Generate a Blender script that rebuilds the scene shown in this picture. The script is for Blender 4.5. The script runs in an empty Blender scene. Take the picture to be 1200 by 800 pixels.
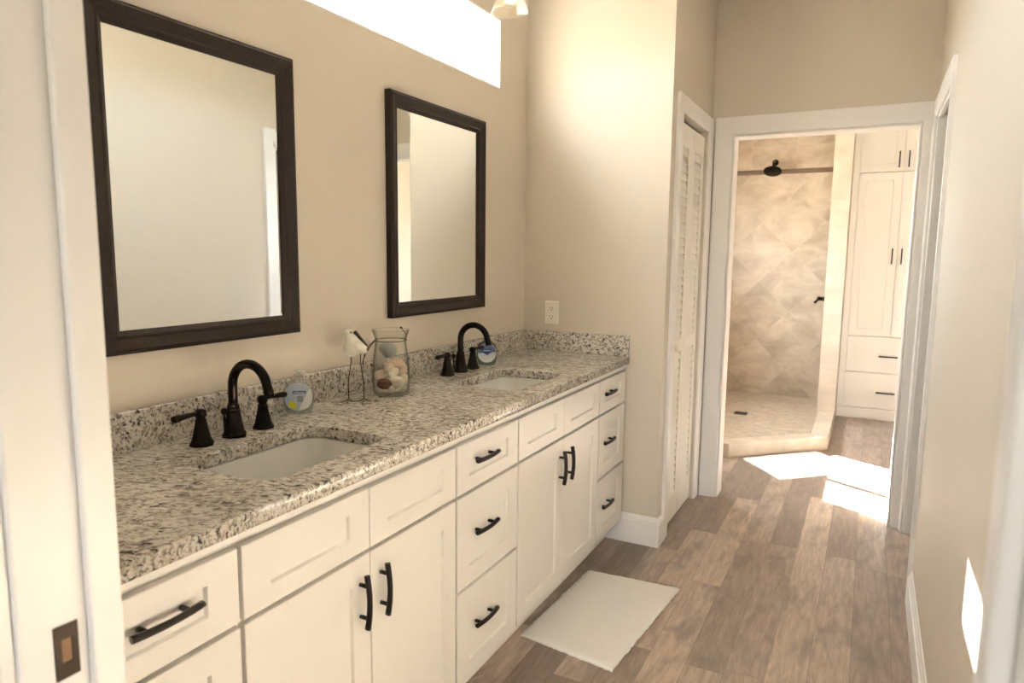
import bpy, bmesh, math, random
from mathutils import Vector, Matrix, Quaternion
R = random.Random(7)
SC = bpy.context.scene
COL = SC.collection

# ------------------------------------------------------------------ camera
cam_d = bpy.data.cameras.new('camera'); cam = bpy.data.objects.new('camera', cam_d); COL.objects.link(cam)
YAW, PIT, ROL = 0.480159, -0.127348, 0.010804
fwd = Vector((-math.sin(YAW)*math.cos(PIT), math.cos(YAW)*math.cos(PIT), math.sin(PIT)))
rt = Vector((math.cos(YAW), math.sin(YAW), 0)); upv = rt.cross(fwd)
r2 = math.cos(ROL)*rt + math.sin(ROL)*upv; u2 = -math.sin(ROL)*rt + math.cos(ROL)*upv
CAM = Vector((1.53309, -3.07120, 1.37148))
cam.matrix_world = Matrix(((r2.x, u2.x, -fwd.x, CAM.x), (r2.y, u2.y, -fwd.y, CAM.y), (r2.z, u2.z, -fwd.z, CAM.z), (0, 0, 0, 1)))
cam_d.sensor_width = 36; cam_d.lens = 801.258/1200*36; cam_d.clip_start = 0.02
cam_d.dof.use_dof = True; cam_d.dof.focus_distance = 2.4; cam_d.dof.aperture_fstop = 5.6
SC.camera = cam

# ------------------------------------------------------------------ world, sun, exposure
SC.view_settings.view_transform = 'Standard'; SC.view_settings.look = 'None'
SC.view_settings.gamma = 1.0; SC.view_settings.use_curve_mapping = False
SC.view_settings.exposure = 2.16
SKY, SUN, BULB = 11.0, 46.0, 1.6
w = bpy.data.worlds.new('world'); SC.world = w; w.use_nodes = True
nt = w.node_tree; bg = nt.nodes['Background']
tc = nt.nodes.new('ShaderNodeTexCoord'); sx = nt.nodes.new('ShaderNodeSeparateXYZ'); rp = nt.nodes.new('ShaderNodeValToRGB')
nt.links.new(tc.outputs['Generated'], sx.inputs[0]); nt.links.new(sx.outputs['Z'], rp.inputs[0]); nt.links.new(rp.outputs[0], bg.inputs[0])
rp.color_ramp.elements[0].position = 0.0; rp.color_ramp.elements[0].color = (0.62, 0.58, 0.50, 1)
rp.color_ramp.elements[1].position = 0.08; rp.color_ramp.elements[1].color = (0.86, 0.92, 1.0, 1)
bg.inputs[1].default_value = SKY
sun_d = bpy.data.lights.new('sun', 'SUN'); sun = bpy.data.objects.new('sun', sun_d); COL.objects.link(sun)
sun_d.energy = SUN; sun_d.angle = math.radians(0.55); sun_d.color = (1.0, 0.955, 0.91)
SDIR = Vector((1.0, -0.565, -0.86)).normalized()
sun.rotation_mode = 'QUATERNION'; sun.rotation_quaternion = SDIR.to_track_quat('-Z', 'Y'); sun.location = (-4, 4, 5)

def portal(name, loc, direction, sx_, sy_):
    d = bpy.data.lights.new(name, 'AREA'); o = bpy.data.objects.new(name, d); COL.objects.link(o)
    d.shape = 'RECTANGLE'; d.size = sx_; d.size_y = sy_; d.cycles.is_portal = True
    o.location = loc; o.rotation_mode = 'QUATERNION'; o.rotation_quaternion = Vector(direction).to_track_quat('-Z', 'Z')
portal('clerestory_portal', (-0.16, -1.135, 2.2515), (1, 0, 0), 1.75, 0.31)
portal('shower_window_portal', (-0.16, 2.425, 1.615), (1, 0, 0), 1.17, 0.89)
portal('bedroom_window_portal', (1.4, -6.16, 1.4), (0, 1, 0), 0.82, 1.02)

# ------------------------------------------------------------------ materials
def mat(name, color, rough=0.5, metal=0.0, bump=0.0, bscale=60, var=0.0, vscale=6, spec=0.5, coat=0.0):
    m = bpy.data.materials.new(name); m.use_nodes = True; n = m.node_tree.nodes; l = m.node_tree.links
    p = n['Principled BSDF']; p.inputs['Base Color'].default_value = (*color, 1); p.inputs['Roughness'].default_value = rough
    p.inputs['Metallic'].default_value = metal; p.inputs['Specular IOR Level'].default_value = spec; p.inputs['Coat Weight'].default_value = coat
    if bump or var:
        t = n.new('ShaderNodeTexCoord')
    if var:
        z = n.new('ShaderNodeTexNoise'); z.inputs['Scale'].default_value = vscale; z.inputs['Detail'].default_value = 4
        l.new(t.outputs['Object'], z.inputs['Vector'])
        x = n.new('ShaderNodeMix'); x.data_type = 'RGBA'; x.inputs[6].default_value = (*[c*(1-var) for c in color], 1); x.inputs[7].default_value = (*[min(1, c*(1+var)) for c in color], 1)
        l.new(z.outputs['Fac'], x.inputs[0]); l.new(x.outputs[2], p.inputs['Base Color'])
    if bump:
        z = n.new('ShaderNodeTexNoise'); z.inputs['Scale'].default_value = bscale; z.inputs['Detail'].default_value = 3
        l.new(t.outputs['Object'], z.inputs['Vector'])
        b = n.new('ShaderNodeBump'); b.inputs['Strength'].default_value = bump; b.inputs['Distance'].default_value = 0.002
        l.new(z.outputs['Fac'], b.inputs['Height']); l.new(b.outputs[0], p.inputs['Normal'])
    return m

class NT:
    """small node-graph writer"""
    def __init__(s, name):
        s.m = bpy.data.materials.new(name); s.m.use_nodes = True; s.n = s.m.node_tree.nodes; s.l = s.m.node_tree.links
        s.p = s.n['Principled BSDF']
    def node(s, t, **kw):
        o = s.n.new(t)
        for k, v in kw.items(): setattr(o, k, v)
        return o
    def link(s, a, b): s.l.new(a, b)
    def math(s, op, a, b=None):
        o = s.node('ShaderNodeMath', operation=op)
        for i, v in enumerate((a, b)):
            if v is None: continue
            if isinstance(v, (int, float)): o.inputs[i].default_value = v
            else: s.link(v, o.inputs[i])
        return o.outputs[0]
    def mix(s, f, a, b, blend='MIX'):
        o = s.node('ShaderNodeMix', data_type='RGBA', blend_type=blend)
        for i, v in ((0, f), (6, a), (7, b)):
            if isinstance(v, (int, float)): o.inputs[i].default_value = v
            elif isinstance(v, tuple): o.inputs[i].default_value = (*v, 1)
            else: s.link(v, o.inputs[i])
        return o.outputs[2]
    def ramp(s, f, stops, interp='LINEAR'):
        o = s.node('ShaderNodeValToRGB'); o.color_ramp.interpolation = interp; s.link(f, o.inputs[0])
        e = o.color_ramp.elements
        while len(e) < len(stops): e.new(0.5)
        for q, (pos, c) in zip(e, stops):
            q.position = pos; q.color = (*c, 1) if isinstance(c, tuple) else (c, c, c, 1)
        return o.outputs[0]
    def coords(s, scale=(1, 1, 1), rot=(0, 0, 0)):
        t = s.node('ShaderNodeTexCoord'); mp = s.node('ShaderNodeMapping'); mp.inputs['Scale'].default_value = scale; mp.inputs['Rotation'].default_value = rot
        s.link(t.outputs['Object'], mp.inputs['Vector']); return mp.outputs[0]
    def noise(s, v, scale, detail=4, rough=0.5, dist=0.0):
        o = s.node('ShaderNodeTexNoise'); s.link(v, o.inputs['Vector']); o.inputs['Scale'].default_value = scale; o.inputs['Detail'].default_value = detail
        o.inputs['Roughness'].default_value = rough; o.inputs['Distortion'].default_value = dist; return o.outputs['Fac']
    def bump(s, h, strength=0.3, dist=0.002):
        b = s.node('ShaderNodeBump'); b.inputs['Strength'].default_value = strength; b.inputs['Distance'].default_value = dist
        s.link(h, b.inputs['Height']); s.link(b.outputs[0], s.p.inputs['Normal'])

M = {}
M['wall'] = mat('tan_wall_paint', (0.63, 0.555, 0.455), 0.58, bump=0.12, bscale=220)
M['ceiling'] = mat('ceiling_paint', (0.88, 0.85, 0.79), 0.8, bump=0.1, bscale=150)
M['bedroom'] = mat('bedroom_paint', (0.70, 0.62, 0.50), 0.7)
M['trim'] = mat('white_trim_paint', (0.79, 0.755, 0.715), 0.34)
M['cab'] = mat('cream_cabinet_paint', (0.735, 0.70, 0.65), 0.35)
M['linen'] = mat('white_cabinet_paint', (0.86, 0.835, 0.79), 0.35)
M['louver'] = mat('white_door_paint', (0.76, 0.72, 0.64), 0.4)
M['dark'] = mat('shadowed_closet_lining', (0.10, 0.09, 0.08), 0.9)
M['bronze'] = mat('oil_rubbed_bronze', (0.013, 0.009, 0.007), 0.24, metal=0.75, var=0.5, vscale=30)
M['handle'] = mat('dark_bronze_pull', (0.022, 0.016, 0.012), 0.38, metal=0.6)
M['liner'] = mat('brown_tile_liner', (0.14, 0.085, 0.048), 0.45, var=0.2, vscale=12)
M['porcelain'] = mat('white_porcelain', (0.80, 0.78, 0.73), 0.12, coat=0.3)
M['plastic'] = mat('ivory_plastic', (0.80, 0.74, 0.63), 0.35)
M['slot'] = mat('dark_slot', (0.05, 0.045, 0.04), 0.7)
M['strike'] = mat('aged_bronze_plate', (0.04, 0.028, 0.02), 0.35, metal=0.8)
M['brass'] = mat('worn_brass_recess', (0.16, 0.09, 0.045), 0.45, metal=0.5)
M['rug'] = mat('cream_cotton_rug', (0.78, 0.745, 0.70), 0.95, bump=1.0, bscale=260, spec=0.1)
M['mat'] = mat('white_cotton_mat', (0.86, 0.86, 0.86), 0.95, bump=1.0, bscale=260, spec=0.1)
M['wire'] = mat('dark_wire', (0.05, 0.038, 0.028), 0.5, metal=0.6)
M['bird'] = mat('white_painted_wood', (0.82, 0.76, 0.66), 0.55, bump=0.3, bscale=90)
M['beak'] = mat('brown_beak', (0.07, 0.05, 0.032), 0.6)
M['ballblue'] = mat('blue_grey_glaze', (0.27, 0.29, 0.27), 0.45, var=0.15, vscale=20)
M['ballgrey'] = mat('warm_grey_glaze', (0.35, 0.32, 0.27), 0.5, var=0.15, vscale=20)
M['shellpale'] = mat('pale_shell', (0.70, 0.58, 0.45), 0.45, var=0.25, vscale=45, bump=0.5, bscale=120)
M['shellpink'] = mat('peach_shell', (0.64, 0.47, 0.34), 0.45, var=0.25, vscale=40, bump=0.4, bscale=120)
M['shellwhite'] = mat('cream_shell', (0.76, 0.67, 0.52), 0.4, var=0.15, vscale=40, bump=0.4, bscale=100)
M['shellbrown'] = mat('brown_shell', (0.20, 0.10, 0.05), 0.45, var=0.6, vscale=60, bump=0.4, bscale=100)
M['label'] = mat('white_label', (0.80, 0.82, 0.82), 0.35)
M['labelblue'] = mat('pale_blue_label_print', (0.46, 0.55, 0.62), 0.35, var=0.2, vscale=50)
M['banner'] = mat('navy_banner', (0.03, 0.06, 0.22), 0.35)
M['blueprint'] = mat('mid_blue_print', (0.10, 0.16, 0.34), 0.35)
M['greyprint'] = mat('grey_green_print', (0.25, 0.29, 0.28), 0.4)
M['yellow'] = mat('yellow_print', (0.72, 0.72, 0.05), 0.4)
M['lettering'] = mat('white_lettering', (0.85, 0.87, 0.92), 0.4)
M['steel'] = mat('brushed_steel', (0.45, 0.42, 0.38), 0.35, metal=0.9)
M['nickel'] = mat('satin_nickel', (0.55, 0.5, 0.43), 0.3, metal=0.9)

g = NT('mirror_glass'); M['mirror'] = g.m
g.p.inputs['Base Color'].default_value = (0.86, 0.88, 0.86, 1); g.p.inputs['Metallic'].default_value = 1; g.p.inputs['Roughness'].default_value = 0.015

g = NT('dark_walnut_frame'); M['frame'] = g.m
v = g.coords((3, 3, 3)); nz = g.noise(v, 22, 6, 0.6, 1.0)
g.link(g.ramp(nz, [(0.3, (0.014, 0.008, 0.0055)), (0.7, (0.030, 0.018, 0.012))]), g.p.inputs['Base Color']); g.p.inputs['Roughness'].default_value = 0.42; g.p.inputs['Specular IOR Level'].default_value = 0.3

g = NT('clear_glass'); M['glass'] = g.m
g.p.inputs['Transmission Weight'].default_value = 1; g.p.inputs['Roughness'].default_value = 0.0; g.p.inputs['IOR'].default_value = 1.45; g.p.inputs['Base Color'].default_value = (0.97, 0.98, 0.96, 1)

def thin(name, tint, gloss=0.08, body=None, bodyf=0.0, edge=None):
    m = bpy.data.materials.new(name); m.use_nodes = True; n = m.node_tree.nodes; l = m.node_tree.links
    n.remove(n['Principled BSDF']); out = n['Material Output']
    t = n.new('ShaderNodeBsdfTransparent'); t.inputs[0].default_value = (*tint, 1)
    if edge:
        lw2 = n.new('ShaderNodeLayerWeight'); lw2.inputs[0].default_value = 0.5; p2 = n.new('ShaderNodeMath'); p2.operation = 'POWER'; l.new(lw2.outputs['Facing'], p2.inputs[0]); p2.inputs[1].default_value = 4.0
        mc = n.new('ShaderNodeMix'); mc.data_type = 'RGBA'; mc.inputs[6].default_value = (*tint, 1); mc.inputs[7].default_value = (*[c*edge for c in tint], 1); l.new(p2.outputs[0], mc.inputs[0]); l.new(mc.outputs[2], t.inputs[0])
    gl = n.new('ShaderNodeBsdfGlossy'); gl.inputs['Roughness'].default_value = 0.03
    lw = n.new('ShaderNodeLayerWeight'); lw.inputs[0].default_value = 0.5
    pw = n.new('ShaderNodeMath'); pw.operation = 'POWER'; l.new(lw.outputs['Facing'], pw.inputs[0]); pw.inputs[1].default_value = 5.0
    fr = n.new('ShaderNodeMath'); fr.operation = 'MULTIPLY_ADD'; l.new(pw.outputs[0], fr.inputs[0]); fr.inputs[1].default_value = 0.7; fr.inputs[2].default_value = gloss*0.5
    mx = n.new('ShaderNodeMixShader'); l.new(fr.outputs[0], mx.inputs[0]); l.new(t.outputs[0], mx.inputs[1]); l.new(gl.outputs[0], mx.inputs[2])
    last = mx.outputs[0]
    if body:
        d = n.new('ShaderNodeBsdfTranslucent'); d.inputs[0].default_value = (*body, 1)
        d2 = n.new('ShaderNodeBsdfDiffuse'); d2.inputs[0].default_value = (*body, 1)
        a = n.new('ShaderNodeMixShader'); a.inputs[0].default_value = 0.5; l.new(d.outputs[0], a.inputs[1]); l.new(d2.outputs[0], a.inputs[2])
        q = n.new('ShaderNodeMixShader'); q.inputs[0].default_value = bodyf; l.new(last, q.inputs[1]); l.new(a.outputs[0], q.inputs[2]); last = q.outputs[0]
    l.new(last, out.inputs[0]); return m
M['pane'] = thin('window_pane_glass', (0.97, 0.98, 0.97))
M['soap'] = thin('clear_soap_bottle', (0.92, 0.95, 0.94), body=(0.60, 0.63, 0.62), bodyf=0.14)
M['pump'] = thin('clear_pump_plastic', (0.90, 0.92, 0.90), body=(0.6, 0.62, 0.56), bodyf=0.12)
M['soapgreen'] = thin('green_tinted_soap_bottle', (0.70, 0.80, 0.76), body=(0.35, 0.48, 0.45), bodyf=0.30)
M['shade'] = thin('ribbed_glass_shade', (0.97, 0.95, 0.90), body=(0.9, 0.85, 0.72), bodyf=0.04)
M['jar'] = thin('clear_jar_glass', (0.985, 0.985, 0.97), gloss=0.08, edge=0.35)

m = bpy.data.materials.new('lit_bulb'); m.use_nodes = True; p = m.node_tree.nodes['Principled BSDF']
p.inputs['Base Color'].default_value = (0.9, 0.85, 0.75, 1); p.inputs['Emission Color'].default_value = (1.0, 0.80, 0.56, 1); p.inputs['Emission Strength'].default_value = BULB; M['bulb'] = m

# granite
g = NT('speckled_granite'); M['granite'] = g.m
v = g.coords((1.0, 1.0, 1.0)); vr = g.coords((1, 1, 1), (0, 0, -0.48)); mp_ = g.node('ShaderNodeMapping'); mp_.inputs['Scale'].default_value = (0.6, 1.3, 1.0); g.link(vr, mp_.inputs['Vector']); v2 = mp_.outputs[0]
big = g.noise(v, 7, 3, 0.5); c = g.ramp(big, [(0.35, (0.585, 0.53, 0.455)), (0.65, (0.73, 0.68, 0.605))])
med = g.noise(v2, 55, 5, 0.6, 0.6); c = g.mix(g.ramp(med, [(0.50, 0.0), (0.60, 0.75)]), c, (0.34, 0.29, 0.22))
gr = g.noise(v2, 105, 4, 0.6, 0.5); c = g.mix(g.ramp(gr, [(0.535, 0.0), (0.585, 0.85)]), c, (0.17, 0.145, 0.12))
lt = g.noise(v, 65, 3, 0.5, 0.3); c = g.mix(g.ramp(lt, [(0.58, 0.0), (0.64, 0.7)]), c, (0.76, 0.71, 0.65))
bl = g.noise(v2, 88, 5, 0.65, 0.8)
cl = g.noise(v, 12, 3, 0.5); th = g.math('ADD', bl, g.math('MULTIPLY', g.math('SUBTRACT', cl, 0.5), 0.22))
c = g.mix(g.ramp(th, [(0.575, 0.0), (0.61, 0.94)]), c, (0.028, 0.024, 0.022))
g.link(c, g.p.inputs['Base Color']); g.p.inputs['Roughness'].default_value = 0.16

# plank floor: boards along +y, 0.124 m wide
g = NT('vinyl_plank_floor'); M['floor'] = g.m
t = g.node('ShaderNodeTexCoord'); sp = g.node('ShaderNodeSeparateXYZ'); g.link(t.outputs['Object'], sp.inputs[0])
u = g.math('DIVIDE', g.math('SUBTRACT', sp.outputs[0], 0.0730), 0.124); row = g.math('FLOOR', u); fu = g.math('FRACT', u)
wn = g.node('ShaderNodeTexWhiteNoise', noise_dimensions='1D'); g.link(row, wn.inputs['W'])
yy = g.math('ADD', g.math('DIVIDE', sp.outputs[1], 1.15), g.math('MULTIPLY', wn.outputs['Value'], 7.3)); pl = g.math('FLOOR', yy); fy = g.math('FRACT', yy)
cb = g.node('ShaderNodeCombineXYZ'); g.link(row, cb.inputs[0]); g.link(pl, cb.inputs[1])
w2 = g.node('ShaderNodeTexWhiteNoise', noise_dimensions='3D'); g.link(cb.outputs[0], w2.inputs['Vector'])
base = g.ramp(w2.outputs['Value'], [(0.0, (0.225, 0.168, 0.133)), (0.35, (0.31, 0.235, 0.188)), (0.65, (0.375, 0.286, 0.229)), (1.0, (0.51, 0.395, 0.308))])
off = g.node('ShaderNodeVectorMath', operation='SCALE'); g.link(w2.outputs['Color'], off.inputs[0]); off.inputs['Scale'].default_value = 9
mp = g.node('ShaderNodeMapping'); mp.inputs['Scale'].default_value = (1, 0.10, 1); g.link(t.outputs['Object'], mp.inputs['Vector'])
ad = g.node('ShaderNodeVectorMath', operation='ADD'); g.link(mp.outputs[0], ad.inputs[0]); g.link(off.outputs[0], ad.inputs[1])
grain = g.noise(ad.outputs[0], 70, 8, 0.70, 0.6); gm = g.ramp(grain, [(0.3, 0.72), (0.7, 1.32)])
c = g.mix(1.0, base, gm, 'MULTIPLY')
mp2 = g.node('ShaderNodeMapping'); mp2.inputs['Scale'].default_value = (1, 0.35, 1); g.link(t.outputs['Object'], mp2.inputs['Vector'])
ad2 = g.node('ShaderNodeVectorMath', operation='ADD'); g.link(mp2.outputs[0], ad2.inputs[0]); g.link(off.outputs[0], ad2.inputs[1])
blot = g.noise(ad2.outputs[0], 13, 5, 0.6, 0.4); c = g.mix(g.ramp(blot, [(0.48, 0.0), (0.66, 0.62)]), c, (0.17, 0.145, 0.125))
e1 = g.math('LESS_THAN', fu, 0.014); e2 = g.math('LESS_THAN', fy, 0.0022); ed = g.math('MAXIMUM', e1, e2)
c = g.mix(g.math('MULTIPLY', ed, 0.55), c, (0.10, 0.075, 0.055))
g.link(c, g.p.inputs['Base Color']); g.p.inputs['Roughness'].default_value = 0.36
g.bump(g.math('SUBTRACT', g.math('MULTIPLY', grain, 0.4), ed), 0.15, 0.002)

# travertine wall tile: diagonal field below, straight border above
def travertine(name, diamond, size, grout, dark=1.0):
    g = NT(name)
    t = g.node('ShaderNodeTexCoord'); sp = g.node('ShaderNodeSeparateXYZ'); g.link(t.outputs['Object'], sp.inputs[0])
    a = g.math('ADD', sp.outputs[0], sp.outputs[1]) if diamond != 'floor' else sp.outputs[0]
    b = sp.outputs[2] if diamond != 'floor' else sp.outputs[1]
    s_ = 0.7071/size
    d1 = g.math('MULTIPLY', g.math('ADD', a, b), s_); d2 = g.math('MULTIPLY', g.math('SUBTRACT', a, b), s_)
    q1 = g.math('DIVIDE', a, size); q2 = g.math('DIVIDE', b, size)
    if diamond == 'wall':
        k = g.math('LESS_THAN', sp.outputs[2], 2.168)
        def sel(x, y): return g.math('ADD', g.math('MULTIPLY', x, k), g.math('MULTIPLY', y, g.math('SUBTRACT', 1.0, k)))
        c1, c2 = sel(d1, q1), sel(d2, q2)
    else: c1, c2 = q1, q2
    cb = g.node('ShaderNodeCombineXYZ'); g.link(g.math('FLOOR', c1), cb.inputs[0]); g.link(g.math('FLOOR', c2), cb.inputs[1])
    wn = g.node('ShaderNodeTexWhiteNoise', noise_dimensions='3D'); g.link(cb.outputs[0], wn.inputs['Vector'])
    sc = g.node('ShaderNodeVectorMath', operation='SCALE'); g.link(wn.outputs['Color'], sc.inputs[0]); sc.inputs['Scale'].default_value = 6
    rt_ = g.node('ShaderNodeVectorRotate', rotation_type='X_AXIS'); g.link(t.outputs['Object'], rt_.inputs['Vector']); g.link(g.math('MULTIPLY', wn.outputs['Value'], 6.0), rt_.inputs['Angle'])
    mp = g.node('ShaderNodeMapping'); mp.inputs['Scale'].default_value = (1, 1, 2.2); g.link(rt_.outputs[0], mp.inputs['Vector'])
    ad = g.node('ShaderNodeVectorMath', operation='ADD'); g.link(mp.outputs[0], ad.inputs[0]); g.link(sc.outputs[0], ad.inputs[1])
    vein = g.noise(ad.outputs[0], 3.4, 7, 0.62, 0.45)
    K = dark*1.08
    c = g.ramp(vein, [(0.28, (0.29*K, 0.222*K, 0.152*K)), (0.50, (0.40*K, 0.315*K, 0.228*K)), (0.72, (0.51*K, 0.415*K, 0.315*K))])
    c = g.mix(1.0, c, g.ramp(wn.outputs['Value'], [(0, 0.94), (1, 1.04)]), 'MULTIPLY')
    gw = grout
    if diamond == 'edge': c = g.mix(0.35, c, (0.62, 0.555, 0.48))
    ed = g.math('MAXIMUM', g.math('LESS_THAN', g.math('FRACT', c1), gw), g.math('LESS_THAN', g.math('FRACT', c2), gw))
    c = g.mix(g.math('MULTIPLY', ed, 0.35), c, (0.50*K, 0.40*K, 0.30*K))
    g.link(c, g.p.inputs['Base Color']); g.p.inputs['Roughness'].default_value = 0.42
    g.bump(g.math('MULTIPLY', ed, -1.0), 0.2, 0.002)
    return g.m
M['tile'] = travertine('travertine_wall_tile', 'wall', 0.40, 0.010)
M['tilefloor'] = travertine('travertine_floor_mosaic', 'floor', 0.052, 0.06)
M['tiletrim'] = travertine('travertine_border_tile', 'edge', 0.305, 0.012, 1.15)

# ------------------------------------------------------------------ mesh helpers
class MB:
    def __init__(s): s.b = bmesh.new()
    def box(s, x0, x1, y0, y1, z0, z1):
        vs = [s.b.verts.new((x, y, z)) for x in (x0, x1) for y in (y0, y1) for z in (z0, z1)]
        for f in ((0, 1, 3, 2), (4, 6, 7, 5), (0, 4, 5, 1), (2, 3, 7, 6), (0, 2, 6, 4), (1, 5, 7, 3)): s.b.faces.new([vs[i] for i in f])
        return s
    def loft(s, rings, cap=(True, True), closed=False, smooth=True):
        L = [[s.b.verts.new(p) for p in r] for r in rings]; n = len(L[0])
        prs = list(zip(L, L[1:])) + ([(L[-1], L[0])] if closed else [])
        for a, b in prs:
            for i in range(n):
                f = s.b.faces.new((a[i], a[(i+1) % n], b[(i+1) % n], b[i])); f.smooth = smooth
        if not closed:
            if cap[0]: s.b.faces.new(list(reversed(L[0])))
            if cap[1]: s.b.faces.new(L[-1])
        return s
    def lathe(s, prof, c=(0, 0, 0), n=24, ax='z', smooth=True, phase=0.0, cap=(True, True)):
        rings = []
        for r, h in prof:
            ring = []
            for i in range(n):
                a = 2*math.pi*i/n + phase; q = (r*math.cos(a), r*math.sin(a))
                p = (q[0], q[1], h) if ax == 'z' else ((h, q[0], q[1]) if ax == 'x' else (q[1], h, q[0]))
                ring.append((p[0]+c[0], p[1]+c[1], p[2]+c[2]))
            rings.append(ring)
        return s.loft(rings, cap, smooth=smooth)
    def tube(s, pts, rad, n=12, squash=None):
        P = [Vector(p) for p in pts]; rs = rad if isinstance(rad, (list, tuple)) else [rad]*len(P)
        T = [(P[min(i+1, len(P)-1)]-P[max(i-1, 0)]).normalized() for i in range(len(P))]
        ref = Vector((0, 0, 1)) if abs(T[0].z) < 0.9 else Vector((1, 0, 0))
        nrm = (ref - T[0]*ref.dot(T[0])).normalized(); rings = []
        for i, p in enumerate(P):
            if i: nrm = (T[i-1].rotation_difference(T[i]) @ nrm); nrm = (nrm - T[i]*nrm.dot(T[i])).normalized()
            bi = T[i].cross(nrm); k = squash or (1, 1)
            rings.append([tuple(p + nrm*rs[i]*k[0]*math.cos(2*math.pi*j/n) + bi*rs[i]*k[1]*math.sin(2*math.pi*j/n)) for j in range(n)])
        return s.loft(rings)
    def ball(s, c, r, sc=(1, 1, 1), rot=None, n=20):
        mtx = Matrix.Translation(c) @ (rot.to_matrix().to_4x4() if rot else Matrix()) @ Matrix.Diagonal((*[r*k for k in sc], 1))
        q = bmesh.ops.create_uvsphere(s.b, u_segments=n, v_segments=max(8, n//2), radius=1, matrix=mtx)
        for v_ in q['verts']:
            for f in v_.link_faces: f.smooth = True
        return s
    def prism(s, poly, z0, z1, ax='z'):
        def P(a, b, h): return (a, b, h) if ax == 'z' else ((h, a, b) if ax == 'x' else (a, h, b))
        return s.loft([[P(a, b, z0) for a, b in poly], [P(a, b, z1) for a, b in poly]], smooth=False)
    def build(s, name, material, parent=None, loc=None, bevel=0.0, segs=2, label=None):
        bmesh.ops.recalc_face_normals(s.b, faces=s.b.faces)
        me = bpy.data.meshes.new(name); s.b.to_mesh(me); s.b.free(); me.materials.append(material)
        o = bpy.data.objects.new(name, me); COL.objects.link(o)
        if parent: o.parent = parent
        if loc: o.location = loc
        if bevel:
            md = o.modifiers.new('bevel', 'BEVEL'); md.width = bevel; md.segments = segs; md.limit_method = 'ANGLE'; md.angle_limit = math.radians(40)
        if label: o['label'] = label
        return o

def thing(name, label, cat, loc=(0, 0, 0), rz=0.0, group=None):
    o = bpy.data.objects.new(name, None); COL.objects.link(o); o.empty_display_size = 0.05
    o.location = loc; o.rotation_euler = (0, 0, rz); o['label'] = label; o['category'] = cat
    if group: o['group'] = group
    return o
def tag(o, label, cat, group=None):
    o['label'] = label; o['category'] = cat
    if group: o['group'] = group
    return o
def struct(o, label=None, cat=None):
    o['kind'] = 'structure'
    if label: o['label'] = label
    if cat: o['category'] = cat
    return o
def copy_tree(o, parent=None):
    kids = [c for c in SC.objects if c.parent == o]
    c = o.copy(); COL.objects.link(c); c.parent = parent
    for k in kids: copy_tree(k, c)
    return c
def rect_with_hole(mb, a0, a1, b0, b1, holes, h0, h1, ax):
    """slab spanning (a,b) with rectangular holes, split into boxes; ax = thin axis"""
    As = sorted({a0, a1, *[k for h in holes for k in h[:2]]}); Bs = sorted({b0, b1, *[k for h in holes for k in h[2:]]})
    V = {}
    def vert(a, b, h):
        if (a, b, h) not in V:
            V[(a, b, h)] = mb.b.verts.new((h, a, b) if ax == 'x' else ((a, h, b) if ax == 'y' else (a, b, h)))
        return V[(a, b, h)]
    def solid(i, j):
        if not (0 <= i < len(As)-1 and 0 <= j < len(Bs)-1): return False
        ca, cbb = (As[i]+As[i+1])/2, (Bs[j]+Bs[j+1])/2
        return not any(h[0] < ca < h[1] and h[2] < cbb < h[3] for h in holes)
    for i in range(len(As)-1):
        for j in range(len(Bs)-1):
            if not solid(i, j): continue
            A, B, C_, D_ = As[i], As[i+1], Bs[j], Bs[j+1]
            for h in (h0, h1): mb.b.faces.new([vert(A, C_, h), vert(B, C_, h), vert(B, D_, h), vert(A, D_, h)])
            if not solid(i-1, j): mb.b.faces.new([vert(A, C_, h0), vert(A, D_, h0), vert(A, D_, h1), vert(A, C_, h1)])
            if not solid(i+1, j): mb.b.faces.new([vert(B, C_, h0), vert(B, D_, h0), vert(B, D_, h1), vert(B, C_, h1)])
            if not solid(i, j-1): mb.b.faces.new([vert(A, C_, h0), vert(B, C_, h0), vert(B, C_, h1), vert(A, C_, h1)])
            if not solid(i, j+1): mb.b.faces.new([vert(A, D_, h0), vert(B, D_, h0), vert(B, D_, h1), vert(A, D_, h1)])
    return mb

# ------------------------------------------------------------------ setting
H = 2.75; W = 1.761; D = 0.83; XC = 0.715; YN = -2.62; YN2 = -2.73
struct(MB().box(-1.2, 3.6, -6.1, 4.1, -0.06, 0).build('floor', M['floor']), 'grey brown wood plank floor running away from the viewer', 'floor')
struct(MB().box(-0.15, 3.6, YN2, 4.1, H, H+0.06).build('ceiling', M['ceiling']))
struct(MB().box(-1.2, 3.6, -6.1, YN2-0.0005, H, H+0.06).build('ceiling_bedroom', M['ceiling']))
WIN = (-2.0, -0.27, 2.104, 2.399); SW = (1.85, 3.0, 1.18, 2.05)
struct(rect_with_hole(MB(), YN2, 4.1, 0, H, [WIN, SW], -0.15, 0, 'x').build('wall_left', M['wall']), 'tan wall behind the vanity with a high window', 'wall')
struct(MB().box(0, XC, 0.0, 0.10, 0, H).build('wall_vanity_end', M['wall']), 'tan wall at the far end of the vanity with an outlet', 'wall')
CL = (0.165, 0.735, -1, 2.025)
struct(rect_with_hole(MB(), 0.10, D, 0, H, [(CL[0], CL[1], 0, CL[3])], XC-0.10, XC, 'x').build('wall_closet', M['wall']), 'tan wall around the louvered closet door', 'wall')
DW = (0.827, 1.707, 0, 2.017)
struct(rect_with_hole(MB(), 0.0, 2.72, 0, H, [DW], D, D+0.12, 'y').build('wall_far', M['wall']), 'tan wall above the doorway to the shower room', 'wall')
PD = (0.035, 0.765, 0, 2.03)
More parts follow.
